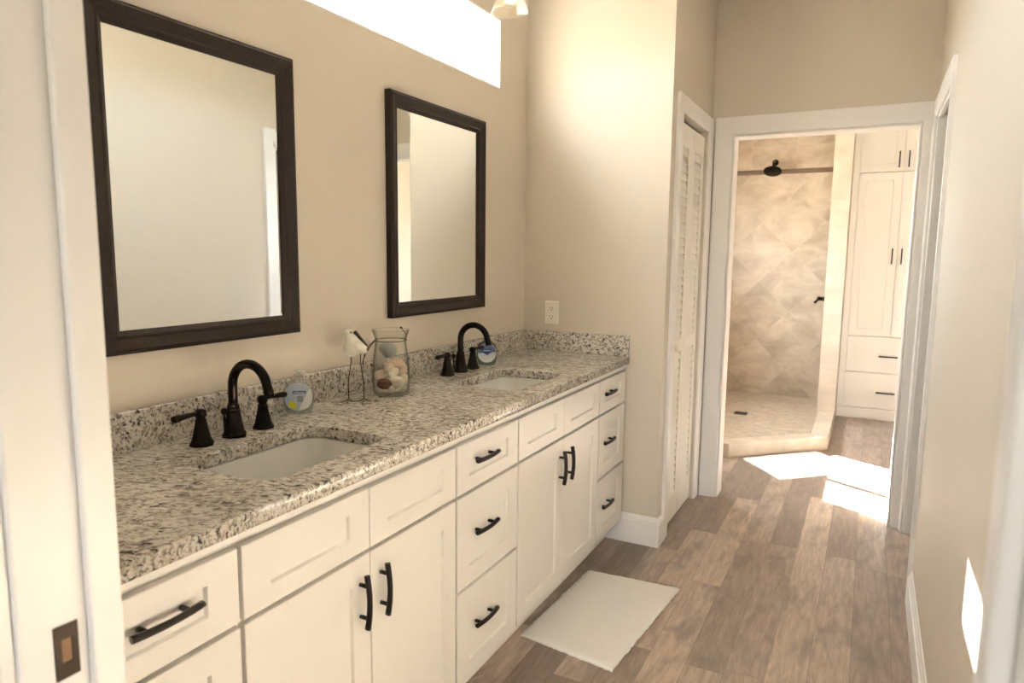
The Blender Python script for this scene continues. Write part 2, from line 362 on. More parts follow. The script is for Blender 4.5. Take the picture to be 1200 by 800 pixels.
struct(rect_with_hole(MB(), YN, D, 0, H, [PD], W, W+0.12, 'x').build('wall_right', M['wall']), 'satin tan wall along the right side catching grey daylight', 'wall')
ND = (0.782, 1.634, 0, 2.048)
struct(rect_with_hole(MB(), -1.2, 3.6, 0, H, [ND], YN2, YN, 'y').build('wall_near', M['wall']))
# linings of the rooms beyond
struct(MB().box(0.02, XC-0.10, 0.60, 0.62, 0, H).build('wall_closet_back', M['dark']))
mb = MB(); mb.box(2.6, 2.7, -0.3, D, 0, H); struct(mb.build('wall_side_room', M['wall']))
struct(MB().box(W+0.12, 2.6, -0.42, -0.30, 0, H).build('wall_side_room_near', M['wall']))
struct(MB().box(2.60, 2.72, D+0.12, 4.1, 0, H).build('wall_shower_room_right', M['wall']))
BW = (1.0, 1.8, 0.9, 1.9)
struct(rect_with_hole(MB(), -1.2, 3.6, 0, H, [BW], -6.1, -6.0, 'y').build('wall_bedroom_back', M['bedroom']))
struct(MB().box(-1.2, -1.1, -6.0, YN2, 0, H).build('wall_bedroom_left', M['bedroom']))
struct(MB().box(3.5, 3.6, -6.0, YN2, 0, H).build('wall_bedroom_right', M['bedroom']))

# windows
def window(name, y0, y1, z0, z1, mull, label):
    root = thing(name, label, 'window', (0, (y0+y1)/2, z0)); root['kind'] = 'structure'
    cy = (y0+y1)/2; a, b, h = y0-cy, y1-cy, z1-z0
    mb = MB(); rect_with_hole(mb, a, b, 0, h, [(a+0.045, mull-cy-0.02, 0.04, h-0.04), (mull-cy+0.02, b-0.04, 0.075, h-0.05)], -0.135, -0.095, 'x')
    mb.build('window_frame', M['trim'], root, bevel=0.003)
    MB().box(-0.117, -0.113, a+0.04, b-0.04, 0.035, h-0.035).build('pane', M['pane'], root)
    mb = MB()
    for q in ((-0.148, 0.001, a, b, -0.001, 0.006), (-0.148, 0.001, a, b, h-0.006, h+0.001), (-0.148, 0.001, a, a+0.006, 0.006, h-0.006), (-0.148, 0.001, b-0.006, b, 0.006, h-0.006)): mb.box(*q)
    mb.build('reveal', M['trim'], root)
window('window_1', *WIN, -1.14, 'long narrow high window above the mirrors, glowing white')
window('window_2', *SW, 2.34, 'window of the shower room, out of sight around the doorway')
root = thing('window_3', 'window of the room behind the camera', 'window', (1.4, -6.05, 0.9)); root['kind'] = 'structure'
mb = MB(); rect_with_hole(mb, -0.40, 0.40, 0, 1.0, [(-0.35, 0.35, 0.05, 0.48), (-0.35, 0.35, 0.52, 0.95)], -0.03, 0.03, 'y'); mb.build('window_frame', M['trim'], root)
MB().box(-0.36, 0.36, -0.003, 0.003, 0.04, 0.96).build('pane', M['pane'], root)

# casings and jambs
tn = [0]
def trim(mb, label=None, bevel=0.004, m='trim'):
    tn[0] += 1
    return struct(mb.build('trim_%d' % tn[0], M[m], bevel=bevel), label, 'trim' if label else None)
CPROF = [(0, 0), (0, 0.015), (0.06, 0.017), (0.80, 0.013), (0.92, 0.012), (1, 0.008), (1, 0)]
def casing(put_, a0, a1, z1, wl, wr, wt, label):
    path = [((a0-wl, 0), (a0, 0)), ((a0-wl, z1+wt), (a0, z1)), ((a1+wr, z1+wt), (a1, z1)), ((a1+wr, 0), (a1, 0))]
    mb = MB(); mb.loft([[put_(o_[0]*(1-u)+i_[0]*u, o_[1]*(1-u)+i_[1]*u, v) for u, v in CPROF] for o_, i_ in path], smooth=False)
    return trim(mb, label, 0.0)
def casing_x(x, side, *a): return casing(lambda p, z, v: (x+side*v, p, z), *a)
def casing_y(y, side, *a): return casing(lambda p, z, v: (p, y+side*v, z), *a)
casing_x(XC, 1, CL[0], CL[1], CL[3], 0.088, 0.074, 0.075, 'white casing around the louvered closet door')
casing_y(D, -1, DW[0], DW[1], DW[3], 0.092, 0.052, 0.092, 'white casing around the doorway to the shower room')
casing_y(D+0.12, 1, DW[0], DW[1], DW[3], 0.07, 0.07, 0.07, None)
mb = MB(); mb.box(DW[0], DW[0]+0.012, D, D+0.12, 0, 2.017); mb.box(DW[1]-0.012, DW[1], D, D+0.12, 0, 2.017); mb.box(DW[0]+0.012, DW[1]-0.012, D, D+0.12, 2.005, 2.017)
trim(mb, 'white jamb lining the doorway to the shower room')
casing_x(W, -1, PD[0], PD[1], PD[3], 0.075, 0.045, 0.075, 'white casing of the doorway at the far end of the right wall')
mb = MB(); mb.box(W, W+0.12, PD[1]-0.012, PD[1], 0, 2.03); mb.box(W, W+0.02, PD[0], PD[0]+0.010, 0, 2.03); mb.box(W, W+0.02, PD[0]+0.01, PD[1]-0.012, 2.018, 2.03); mb.box(W+0.10, W+0.12, PD[0], PD[1]-0.012, 2.018, 2.03)
trim(mb)
# doorway the camera stands in
mb = MB(); mb.box(0.782, 0.80, YN2, YN-0.008, 0, 2.03); mb.box(0.80, 0.812, -2.663, -2.628, 0, 2.018); mb.box(0.72, 0.794, YN2-0.016, YN2, 0, 2.10); mb.box(0.72, 0.76, YN2-0.022, YN2-0.016, 0, 2.10)
trim(mb, 'white door jamb with stop and strike plate at the left edge', 0.003)
mb = MB(); mb.box(1.612, 1.634, YN2, YN, 0, 2.03); mb.box(1.600, 1.612, -2.663, -2.628, 0, 2.018); mb.box(1.622, 1.696, YN2-0.016, YN2, 0, 2.10); mb.box(1.656, 1.696, YN2-0.022, YN2-0.016, 0, 2.10)
trim(mb, 'blurred white door jamb close at the right edge', 0.003)
mb = MB(); mb.box(0.782, 1.634, YN2, YN, 2.03, 2.048); mb.box(0.80, 1.616, -2.663, -2.628, 2.018, 2.03); mb.box(0.794, 1.622, YN2-0.016, YN2, 2.036, 2.10)
trim(mb)
o = thing('strike_plate', 'bronze strike plate let into the white door jamb at left', 'strike plate', (0.8005, -2.685, 0.947))
mb = MB(); rect_with_hole(mb, -0.0125, 0.0125, -0.030, 0.030, [(-0.005, 0.005, -0.012, 0.014)], 0, 0.0016, 'x'); mb.build('plate', M['strike'], o, bevel=0.0006)
MB().box(0.0001, 0.0006, -0.005, 0.005, -0.012, 0.014).build('latch_recess', M['brass'], o)

# baseboards
def base_profile(depth, h): return [(0, 0), (depth, 0), (depth, h*0.78), (depth*0.72, h*0.80), (depth*0.72, h*0.86), (depth*0.38, h*0.93), (depth*0.30, h), (0, h)]
mb = MB(); pr = base_profile(0.016, 0.14)
mb.loft([[(0.471, -d, z) for d, z in pr], [(XC+d, -d, z) for d, z in pr], [(XC+d, 0.074, z) for d, z in pr]], smooth=False)
struct(mb.build('baseboard_vanity_end', M['trim']), 'white baseboard wrapping the wall corner past the vanity', 'baseboard')
mb = MB(); mb.loft([[(W-d, YN, z) for d, z in pr], [(W-d, -0.042, z) for d, z in pr]], smooth=False)
struct(mb.build('baseboard_right', M['trim']), 'white baseboard along the right wall', 'baseboard')

# ------------------------------------------------------------------ closet louver door
door = thing('door_1', 'white bifold louvered closet door beyond the vanity', 'door', (XC-0.042, 0, 0.012)); door['kind'] = 'structure'
def leaf(y0, y1):
    t = 0.028; st, z1 = 0.058, 1.985
    mb = MB(); rect_with_hole(mb, y0, y1, 0, z1, [(y0+st, y1-st, 0.135, 0.880), (y0+st, y1-st, 0.945, z1-0.105)], 0, t, 'x')
    fr = mb.build('leaf', M['louver'], door, bevel=0.002)
    for (a, b) in ((0.135, 0.880), (0.945, z1-0.105)):
        mb = MB(); n = int((b-a)/0.0385); st_ = (b-a)/n
        for i in range(n):
            zc = a + (i+0.5)*st_
            mb.loft([[(px, yq, pz) for px, pz in ((0.0235, zc-0.0235), (0.0265, zc-0.0215), (0.0150, zc+0.0235), (0.0120, zc+0.0215))] for yq in (y0+st-0.004, y1-st+0.004)], smooth=False)
        mb.build('louver_slats', M['louver'], fr)
    return fr
l1 = leaf(0.172, 0.448); l2 = leaf(0.451, 0.727)
mb = MB(); mb.lathe([(0.007, 0), (0.007, 0.012), (0.014, 0.018), (0.0165, 0.026), (0.013, 0.033), (0.004, 0.036)], (0.028, 0.205, 0.915), 16, 'x'); mb.build('door_knob', M['plastic'], l1)
# pocket door at right
door = thing('door_2', 'white pocket door half slid into the right wall', 'door', (W+0.04, PD[0]+0.010, 0.01)); door['kind'] = 'structure'
MB().box(0, 0.035, 0.0, 0.085, 0, 1.995).build('slab', M['trim'], door, bevel=0.002)

# ------------------------------------------------------------------ vanity
def shaker(y0, y1, z0, z1, x0, x1, stile, rail, rec=0.007):
    mb = MB(); b = mb.b; bv = 0.004
    def ring(x, a, bb): return [b.verts.new((x, y0+a, z0+bb)), b.verts.new((x, y1-a, z0+bb)), b.verts.new((x, y1-a, z1-bb)), b.verts.new((x, y0+a, z1-bb))]
    rs = [ring(x0, 0, 0), ring(x1-0.0015, 0, 0), ring(x1, 0.0015, 0.0015), ring(x1, stile, rail), ring(x1-rec, stile+bv, rail+bv)]
    for a, c_ in zip(rs, rs[1:]):
        for i in range(4): b.faces.new((a[i], a[(i+1) % 4], c_[(i+1) % 4], c_[i]))
    b.faces.new(rs[-1]); b.faces.new(list(reversed(rs[0]))); return mb
def pull(parent, loc, length, vertical):
    mb = MB(); n = 14; pts = []
    for i in range(n+1):
        u = i/n*2-1; pts.append((0.021+0.007*(1-u*u), u*length/2, 0))
    rr = [0.0072+0.0006*abs(i/n*2-1) for i in range(n+1)]
    mb.tube(pts, rr, 10, (0.8, 1.0))
    for s_ in (-1, 1): mb.tube([(0.0, s_*length*0.30, 0), (0.024, s_*length*0.30, 0)], 0.0050, 10)
    o = mb.build('handle', M['handle'], parent, loc)
    if vertical: o.rotation_euler = (math.radians(90), 0, 0)
    return o
XF, XD = 0.531, 0.550
Z = dict(b=0.115, l0=0.397, m0=0.407, m1=0.684, t0=0.694, t1=0.837)
def cab_body(root, L, hollow=False):
    mb = MB()
    if hollow:
        mb.box(0.004, XF, 0.0006, 0.018, 0.10, 0.849); mb.box(0.004, XF, L-0.018, L-0.0006, 0.10, 0.849); mb.box(0.004, XF-0.02, 0.018, L-0.018, 0.10, 0.118); mb.box(0.004, 0.010, 0.018, L-0.018, 0.118, 0.849)
        for z0, z1 in ((0.10, 0.125), (0.670, 0.710), (0.825, 0.849)): mb.box(XF-0.02, XF, 0.018, L-0.018, z0, z1)
    else: mb.box(0.004, XF, 0.0006, L-0.0006, 0.10, 0.849)
    mb.build('body', M['cab'], root)
    MB().box(0.004, 0.468, 0.0006, L-0.0006, 0.0, 0.0995).build('toe_kick', M['cab'], root)
    MB().box(XF-0.02, XD-0.001, 0.0, L, 0.8495, 0.8645).build('top_rail', M['cab'], root, bevel=0.0015)
def drawer_base(label, y0, y1, dy0, dy1, hy):
    root = thing('drawer_cabinet', label, 'cabinet', (0, y0, 0), group='cream vanity cabinets'); cab_body(root, y1-y0)
    for z0, z1, rail in ((Z['b'], Z['l0'], 0.055), (Z['m0'], Z['m1'], 0.055), (Z['t0'], Z['t1'], 0.042)):
        d = shaker(dy0-y0, dy1-y0, z0, z1, XF+0.0005, XD, 0.066, rail).build('drawer', M['cab'], root)
        pull(d, (XD, hy-y0, (z0+z1)/2+(0.010 if rail < .05 else 0.013)), 0.128, False).location.x = XD-0.0075
def sink_base(label, y0, y1, dy0, mid, dy1):
    root = thing('sink_cabinet', label, 'cabinet', (0, y0, 0), group='cream vanity cabinets'); cab_body(root, y1-y0, True)
    for a, b in ((dy0, mid-0.0015), (mid+0.0015, dy1)):
        shaker(a-y0, b-y0, Z['t0'], Z['t1'], XF+0.0005, XD, 0.066, 0.042).build('false_front', M['cab'], root)
    for a, b, hy in ((dy0, mid-0.0015, mid-0.037), (mid+0.0015, dy1, mid+0.037)):
        d = shaker(a-y0, b-y0, Z['b'], Z['m1'], XF+0.0005, XD, 0.060, 0.060).build('door', M['cab'], root)
        pull(d, (XD-0.0005, hy-y0, 0.582), 0.128, True)
drawer_base('cream three drawer cabinet nearest the camera, by the left door jamb', -2.605, -2.2475, -2.595, -2.252, -2.403)
sink_base('cream two door cabinet under the near sink', -2.2475, -1.509, -2.243, -1.883, -1.514)
drawer_base('cream three drawer cabinet between the two sink cabinets', -1.509, -1.1285, -1.504, -1.133, -1.352)
sink_base('cream two door cabinet under the far sink', -1.1285, -0.3725, -1.124, -0.752, -0.377)
drawer_base('cream three drawer cabinet at the far end against the wall', -0.3725, -0.003, -0.368, -0.030, -0.262)

# countertop with two rounded cut-outs
def rrect(x0, x1, y0, y1, r, n=8):
    out = []
    for cx, cy, a0 in ((x1-r, y1-r, 0), (x0+r, y1-r, 90), (x0+r, y0+r, 180), (x1-r, y0+r, 270)):
        for i in range(n+1):
            a = math.radians(a0+90*i/n); out.append((cx+r*math.cos(a), cy+r*math.sin(a)))
    return out
S1 = (0.187, 0.466, -2.105, -1.688); S2 = (0.200, 0.476, -1.008, -0.585)
cu = bpy.data.curves.new('c', 'CURVE'); cu.dimensions = '2D'; cu.fill_mode = 'BOTH'; cu.extrude = 0.014; cu.bevel_depth = 0.003; cu.bevel_resolution = 2
for poly in ([(0.004, -2.612), (0.555, -2.612), (0.555, -0.004), (0.004, -0.004)], rrect(*S1, 0.055), rrect(*S2, 0.055)):
    sp_ = cu.splines.new('POLY'); sp_.points.add(len(poly)-1); sp_.use_cyclic_u = True
    for q, (x, y) in zip(sp_.points, poly): q.co = (x, y, 0, 1)
to = bpy.data.objects.new('tmp', cu); COL.objects.link(to)
me = bpy.data.meshes.new_from_object(to.evaluated_get(bpy.context.evaluated_depsgraph_get())); bpy.data.objects.remove(to)
me.materials.clear(); me.materials.append(M['granite'])
ct = bpy.data.objects.new('countertop', me); COL.objects.link(ct); ct.location = (0, 0, 0.883)
tag(ct, 'long speckled granite countertop with two sink cut-outs on the cabinets', 'countertop')
tag(MB().box(0.001, 0.020, -2.612, -0.001, 0.9002, 0.9965).build('backsplash', M['granite'], bevel=0.002), 'long granite backsplash along the wall behind both faucets', 'backsplash')
tag(MB().box(0.0205, 0.556, -0.020, -0.001, 0.9002, 0.9965).build('backsplash', M['granite'], bevel=0.002), 'short granite side splash on the end wall below the outlet', 'backsplash')

def sink(label, S):
    cx, cy = (S[0]+S[1])/2, (S[2]+S[3])/2; hx, hy = (S[1]-S[0])/2, (S[3]-S[2])/2
    root = thing('undermount_sink', label, 'sink', (cx, cy, 0.70), group='white undermount sinks')
    rings = []
    def rg(e, z, r): rings.append([(x, y, z) for x, y in rrect(-hx-e, hx+e, -hy-e, hy+e, r)])
    rg(0.020, 0.152, 0.07); rg(0.020, 0.1655, 0.07); rg(0.003, 0.1655, 0.056); rg(0.000, 0.160, 0.055); rg(-0.006, 0.10, 0.055); rg(-0.014, 0.05, 0.055); rg(-0.032, 0.022, 0.05); rg(-0.065, 0.014, 0.045); rg(-0.10, 0.010, 0.03)
    rg(-0.10, 0.0, 0.03); rg(-0.05, 0.006, 0.045); rg(-0.02, 0.016, 0.05); rg(-0.002, 0.05, 0.06); rg(0.004, 0.152, 0.062)
    mb = MB(); mb.loft(rings, cap=(False, False)); L = mb.b.verts; mb.b.verts.ensure_lookup_table(); n = len(rings[0])
    for k in (8, 9): mb.b.faces.new([mb.b.verts[k*n+i] for i in range(n)])
    a = [mb.b.verts[13*n+i] for i in range(n)]; b = [mb.b.verts[i] for i in range(n)]
    # drop the wall between the two floors, close the rim
    for f in [f for f in mb.b.faces if len(f.verts) == 4 and {v.index//n for v in f.verts} == {8, 9}]: mb.b.faces.remove(f)
    for i in range(n): mb.b.faces.new((a[i], a[(i+1) % n], b[(i+1) % n], b[i]))
    mb.build('bowl', M['porcelain'], root)
    mb = MB(); mb.lathe([(0.004, 0.012), (0.030, 0.012), (0.032, 0.0105), (0.032, 0.0095), (0.004, 0.0095)], n=24); mb.build('drain', M['bronze'], root)
sink('white undermount sink in the near counter cut-out', S1); sink('white undermount sink in the far counter cut-out', S2)

# faucets
def faucet(label, loc, dl=0.0):
    root = thing('faucet', label, 'faucet', loc, group='dark bronze widespread faucets')
    sq = math.pi/8
    mb = MB()
    mb.lathe([(0.031, 0), (0.031, 0.006), (0.028, 0.010), (0.0255, 0.014), (0.0235, 0.030), (0.020, 0.050), (0.0175, 0.064), (0.0185, 0.066), (0.0185, 0.070), (0.016, 0.072), (0.0165, 0.079), (0.014, 0.082), (0.013, 0.086)], n=8, smooth=False, phase=sq)
    body = mb.build('spout_base', M['bronze'], root, bevel=0.0012)
    pts = [(0, 0, 0.075), (0, 0, 0.10), (0, 0, 0.125)]
    for i in range(1, 17):
        a = math.pi*(1-i/16*0.94); pts.append((0.062+0.062*math.cos(a), 0, 0.130+0.062*math.sin(a)))
    pts += [(0.1275, 0, 0.128), (0.130, 0, 0.116)]
    mb = MB(); mb.tube(pts, [0.0118]*(len(pts)-3)+[0.0115, 0.0125, 0.0125], 16); mb.build('spout', M['bronze'], root)
    mb = MB(); mb.tube([(-0.028, -0.006, 0), (-0.028, -0.006, 0.055)], 0.003, 8); mb.lathe([(0.004, 0.053), (0.008, 0.058), (0.008, 0.066), (0.004, 0.071)], (-0.028, -0.006, 0), 12); mb.build('lift_rod', M['bronze'], root)
    for s_ in (-1, 1):
        mb = MB(); y = s_*0.101 + (0.004 if s_ < 0 else -0.006)
        mb.lathe([(0.029, 0), (0.029, 0.006), (0.0255, 0.010), (0.0225, 0.018), (0.0175, 0.040), (0.0135, 0.058), (0.0145, 0.060), (0.0145, 0.063), (0.011, 0.066), (0.011, 0.071)], (0, y, 0), 8, smooth=False, phase=sq)
        h = mb.build('handle', M['bronze'], root, bevel=0.001)
        mb = MB(); mb.lathe([(0.011, 0.069), (0.0135, 0.072), (0.0145, 0.080), (0.012, 0.087), (0.005, 0.090)], (0, y, 0), 16)
        mb.tube([(0, y, 0.080), (0.001, y+s_*0.018, 0.081), (0.002, y+s_*0.030, 0.081), (0.003, y+s_*0.055, 0.080), (0.0035, y+s_*0.074, 0.079), (0.0035, y+s_*0.077, 0.079)], [0.008, 0.0065, 0.0068, 0.0088, 0.0100, 0.0085], 12, (0.85, 1.0))
        mb.build('lever', M['bronze'], h)
faucet('dark bronze faucet with two lever handles behind the near sink', (0.113, -1.882, 0.9002))
faucet('dark bronze faucet with two lever handles behind the far sink', (0.100, -0.765, 0.9002))

# ------------------------------------------------------------------ mirrors
def mirror(label, y0, y1, z0, z1):
    cy = (y0+y1)/2; root = thing('framed_mirror', label, 'mirror', (0, cy, z0), group='dark framed vanity mirrors')
    hy, h = (y1-y0)/2, z1-z0
    def rg(e, x): return [(x, -hy+e, e), (x, hy-e, e), (x, hy-e, h-e), (x, -hy+e, h-e)]
    mb = MB(); prof = [(0.0, 0.001), (0.0, 0.024), (0.003, 0.027), (0.006, 0.0265), (0.010, 0.030), (0.036, 0.021), (0.039, 0.022), (0.043, 0.021), (0.054, 0.013), (0.054, 0.001)]
    mb.loft([rg(e, x) for e, x in prof], closed=True, smooth=False); mb.build('frame', M['frame'], root, bevel=0.0008)
    mb = MB(); e0, e1 = 0.0545, 0.0625
    L = [[mb.b.verts.new(p) for p in rg(e, x)] for e, x in ((e0, 0.004), (e0, 0.01035), (e1, 0.0105))]
    for a, b in zip(L, L[1:]):
        for i in range(4): mb.b.faces.new((a[i], a[(i+1) % 4], b[(i+1) % 4], b[i]))
    mb.b.faces.new(L[-1]); mb.b.faces.new(list(reversed(L[0]))); mb.build('mirror_glass', M['mirror'], root)
mirror('large dark wood framed mirror on the wall over the near sink', -2.158, -1.552, 1.1315, 1.917)
mirror('dark wood framed mirror on the wall over the far sink, under the window end', -1.104, -0.438, 1.137, 1.932)

# ------------------------------------------------------------------ outlet
o = thing('wall_outlet', 'ivory duplex power outlet on the end wall above the side splash', 'outlet', (0.1545, -0.001, 1.087))
mb = MB(); mb.loft([[(x, y, z) for x, z in rrect(-0.036+e, 0.036-e, -0.057+e, 0.057-e, 0.005)] for e, y in ((0, 0), (0, -0.003), (0.003, -0.006))], smooth=False); mb.build('cover_plate', M['plastic'], o)
for zc in (-0.021, 0.021):
    mb = MB(); mb.loft([[(x, y, z+zc) for x, z in rrect(-0.017, 0.017, -0.015, 0.015, 0.009)] for y in (-0.006, -0.008)], smooth=False); f = mb.build('socket', M['plastic'], o)
    mb = MB(); mb.box(-0.008, -0.0055, -0.0085, -0.008, zc, zc+0.008); mb.box(0.0055, 0.008, -0.0085, -0.008, zc, zc+0.008); mb.lathe([(0.003, -0.0085), (0.003, -0.008)], (0, 0, zc-0.007), 10, 'y'); mb.build('slots', M['slot'], f)

# ------------------------------------------------------------------ soap bottles
def text_mesh(s_, size, material, name, parent, loc, rot):
    cu = bpy.data.curves.new('t', 'FONT'); cu.body = s_; cu.size = size; cu.align_x = 'CENTER'; cu.align_y = 'CENTER'; cu.extrude = 0.0001
    t = bpy.data.objects.new('t', cu); COL.objects.link(t)
    me = bpy.data.meshes.new_from_object(t.evaluated_get(bpy.context.evaluated_depsgraph_get())); bpy.data.objects.remove(t)
    me.materials.clear(); me.materials.append(material)
    o = bpy.data.objects.new(name, me); COL.objects.link(o); o.parent = parent; o.location = loc; o.rotation_euler = rot; return o
def ellipse(a, b, n=36, p=2.4):
    out = []
    for i in range(n):
        t = 2*math.pi*i/n; c_, s_ = math.cos(t), math.sin(t)
        out.append((a*abs(c_)**(2/p)*(1 if c_ > 0 else -1), b*abs(s_)**(2/p)*(1 if s_ > 0 else -1)))
    return out
def soap(label, loc, rz, material, second):
    # local frame: label faces -y
    root = thing('soap_bottle', label, 'soap bottle', loc, rz, 'clear hand soap pump bottles')
    wd, dp = (0.044, 0.026)
    prof = [(0.72, 0.0), (0.82, 0.002), (0.88, 0.012), (0.97, 0.032), (1.0, 0.052), (0.98, 0.068), (0.90, 0.083), (0.72, 0.094), (0.42, 0.101), (0.30, 0.103), (0.30, 0.108)]
    mb = MB(); mb.loft([[(x, y, z) for x, y in ellipse(wd*k, dp*(k if k < 0.7 else 0.5+0.5*k) if k > 0.4 else wd*k, 32, 2.3)] for k, z in prof]); mb.build('bottle', material, root)
    mb = MB(); mb.lathe([(0.0145, 0.1085), (0.0145, 0.115), (0.005, 0.116), (0.005, 0.121), (0.009, 0.122), (0.009, 0.127), (0.004, 0.1285)], n=16); mb.tube([(0, 0, 0.1245), (0.012, -0.010, 0.125), (0.022, -0.016, 0.123)], [0.0055, 0.0045, 0.0035], 10); mb.build('pump', M['pump'], root)
    yl = -dp-0.0006; zc = 0.051
    def decal(poly, dy, name, m_, parent): 
        return MB().loft([[(x, yl-dy, z) for x, z in poly], [(x, yl-dy-0.0002, z) for x, z in poly]], smooth=False).build(name, M[m_], parent)
    lb = decal([(x, z+zc+0.002) for x, z in ellipse(0.0385, 0.040, 40, 2.2)], 0, 'label', 'label', root)
    if not second:
        poly = [(x, z+zc+0.002) for x, z in ellipse(0.0375, 0.039, 60, 2.2) if x < 0.000 or z > 0.024]
        decal(poly, 0.0003, 'label_picture', 'labelblue', lb)
        decal([(-0.016, 0.062), (0.020, 0.062), (0.020, 0.071), (-0.016, 0.071)], 0.0006, 'label_banner', 'banner', lb)
        decal([(-0.004, 0.038), (0.012, 0.038), (0.012, 0.056), (-0.004, 0.056)], 0.0006, 'label_lines', 'greyprint', lb)
        decal([(x-0.017, z+0.030) for x, z in [(math.cos(.7)*a-math.sin(.7)*b, -math.sin(.7)*a-math.cos(.7)*b) for a, b in ellipse(0.013, 0.0095, 20, 2)]], 0.0006, 'label_spot', 'yellow', lb)
        text_mesh('softsoap', 0.0088, M['lettering'], 'label_lettering', lb, (0.002, yl-0.0011, 0.0665), (math.pi/2, 0, 0))
    else:
        decal([(x, z+zc+0.002) for x, z in ellipse(0.0375, 0.039, 60, 2.2) if z > 0.0], 0.0003, 'label_picture', 'blueprint', lb)
        decal([(-0.018, 0.071), (-0.018, 0.056), (0.0, 0.044), (0.018, 0.056), (0.018, 0.071)], 0.0006, 'label_banner', 'banner', lb)
        decal([(-0.015, 0.062), (0.015, 0.062), (0.015, 0.0655), (-0.015, 0.0655)], 0.0009, 'label_lines', 'lettering', lb)
soap('clear soap pump bottle with an oval label and yellow spot by the near faucet', (0.068, -1.610, 0.9002), 0.74, M['soap'], False)
soap('greenish soap pump bottle with a blue and white label by the far faucet', (0.100, -0.552, 0.9002), 0.54, M['soapgreen'], True)

# ------------------------------------------------------------------ shore bird figurine
IR = Vector((math.cos(YAW), math.sin(YAW), 0)); IN_ = Vector((-math.sin(YAW), math.cos(YAW), 0))
bird = thing('bird_figurine', 'white painted wooden shore bird on thin wire legs beside the jar', 'figurine', (0.1075, -1.4015, 0.9002), YAW)
# local: +x = to the bird's right-hand travel (image right), z up
me = bpy.data.meshes.new('body'); pts = [(-0.037, 0, 0.158), (-0.024, 0, 0.166), (0.0, 0, 0.172), (0.018, 0, 0.180), (-0.008, 0, 0.196), (-0.012, 0, 0.217), (-0.007, 0, 0.222), (0.034, 0, 0.171)]
rad = [0.020, 0.029, 0.035, 0.027, 0.021, 0.029, 0.024, 0.014]
me.from_pydata(pts, [(2, 1), (1, 0), (2, 3), (2, 4), (4, 5), (5, 6), (3, 7)], []); me.materials.append(M['bird'])
bo = bpy.data.objects.new('body', me); COL.objects.link(bo); bo.parent = bird
sk = bo.modifiers.new('skin', 'SKIN'); sk.use_smooth_shade = True
for i, v_ in enumerate(bo.data.skin_vertices[0].data): v_.radius = (rad[i], rad[i]); v_.use_root = (i == 2)
sb = bo.modifiers.new('sub', 'SUBSURF'); sb.levels = 2; sb.render_levels = 2
MB().tube([(-0.001, -0.008, 0.224), (0.012, -0.013, 0.210), (0.030, -0.016, 0.191), (0.044, -0.018, 0.176)], [0.0065, 0.0055, 0.0035, 0.0015], 10).build('beak', M['beak'], bird)
MB().ball((-0.0105, -0.0185, 0.2225), 0.0030, n=10).build('eye', M['slot'], bird)
mb = MB(); mb.ball((0.022, -0.024, 0.172), 0.019, (1.15, 0.28, 0.62), Quaternion((0, 1, 0), 0.6), 14)
mb.build('wing', M['bird'], bird)
for dx, dy, tx in ((-0.0245, -0.006, -0.014), (0.022, 0.004, 0.014)):
    mb = MB(); mb.tube([(tx, dy, 0.160), (tx-0.001, dy, 0.125), (dx, dy, 0.06), (dx, dy, 0.010), (dx, dy, 0.0025)], [0.0016]*5, 8)
    for a in (-2.6, -0.45, -1.5, 1.5): mb.tube([(dx, dy, 0.008), (dx+0.010*math.cos(a), dy+0.010*math.sin(a), 0.0035), (dx+0.027*math.cos(a), dy+0.027*math.sin(a), 0.0016)], [0.0018, 0.0017, 0.0011], 6)
    mb.build('leg', M['wire'], bird)

# ------------------------------------------------------------------ jar of shells
JX, JY, JZ = 0.137, -1.262, 0.9002
jar = thing('glass_jar', 'wide glass jar full of shells with a wire handle on its neck', 'jar', (JX, JY, JZ), YAW)
outp = [(0.050, 0.0), (0.057, 0.004), (0.0605, 0.014), (0.0625, 0.045), (0.0615, 0.085), (0.058, 0.125), (0.0535, 0.160), (0.0515, 0.182), (0.0535, 0.196), (0.0600, 0.212), (0.0615, 0.2175)]
inp = [(r-0.0028, h) for r, h in reversed(outp[1:-1])]
mb = MB(); mb.lathe(outp + [(0.0600, 0.2195), (0.0585, 0.2180)] + inp[:-1] + [(0.050, 0.0085), (0.002, 0.0075)], n=40, cap=(True, True)); mb.build('glass', M['jar'], jar)
mb = MB(); ring = [(0.0535*math.cos(a), 0.0535*math.sin(a), 0.184) for a in [2*math.pi*i/40 for i in range(41)]]; mb.tube(ring, 0.0013, 6)
mb.tube([(-0.050, -0.020, 0.184), (-0.066, -0.022, 0.168), (-0.084, -0.014, 0.140), (-0.091, 0.0, 0.118), (-0.084, 0.016, 0.140), (-0.066, 0.024, 0.168), (-0.050, 0.022, 0.184)], 0.0016, 6)
mb.tube([(-0.091, 0, 0.118), (-0.093, -0.002, 0.108), (-0.090, -0.004, 0.098)], 0.0022, 6)
mb.tube([(0.050, -0.018, 0.184), (0.056, -0.018, 0.205), (0.040, -0.020, 0.226)], 0.0015, 6); mb.ball((0.038, -0.020, 0.228), 0.004, n=10)
mb.build('wire_handle', M['wire'], jar)
def J(r, z, f):   # right, up, towards viewer in the jar's own frame
    return (JX + IR.x*r - IN_.x*f, JY + IR.y*r - IN_.y*f, JZ + z)
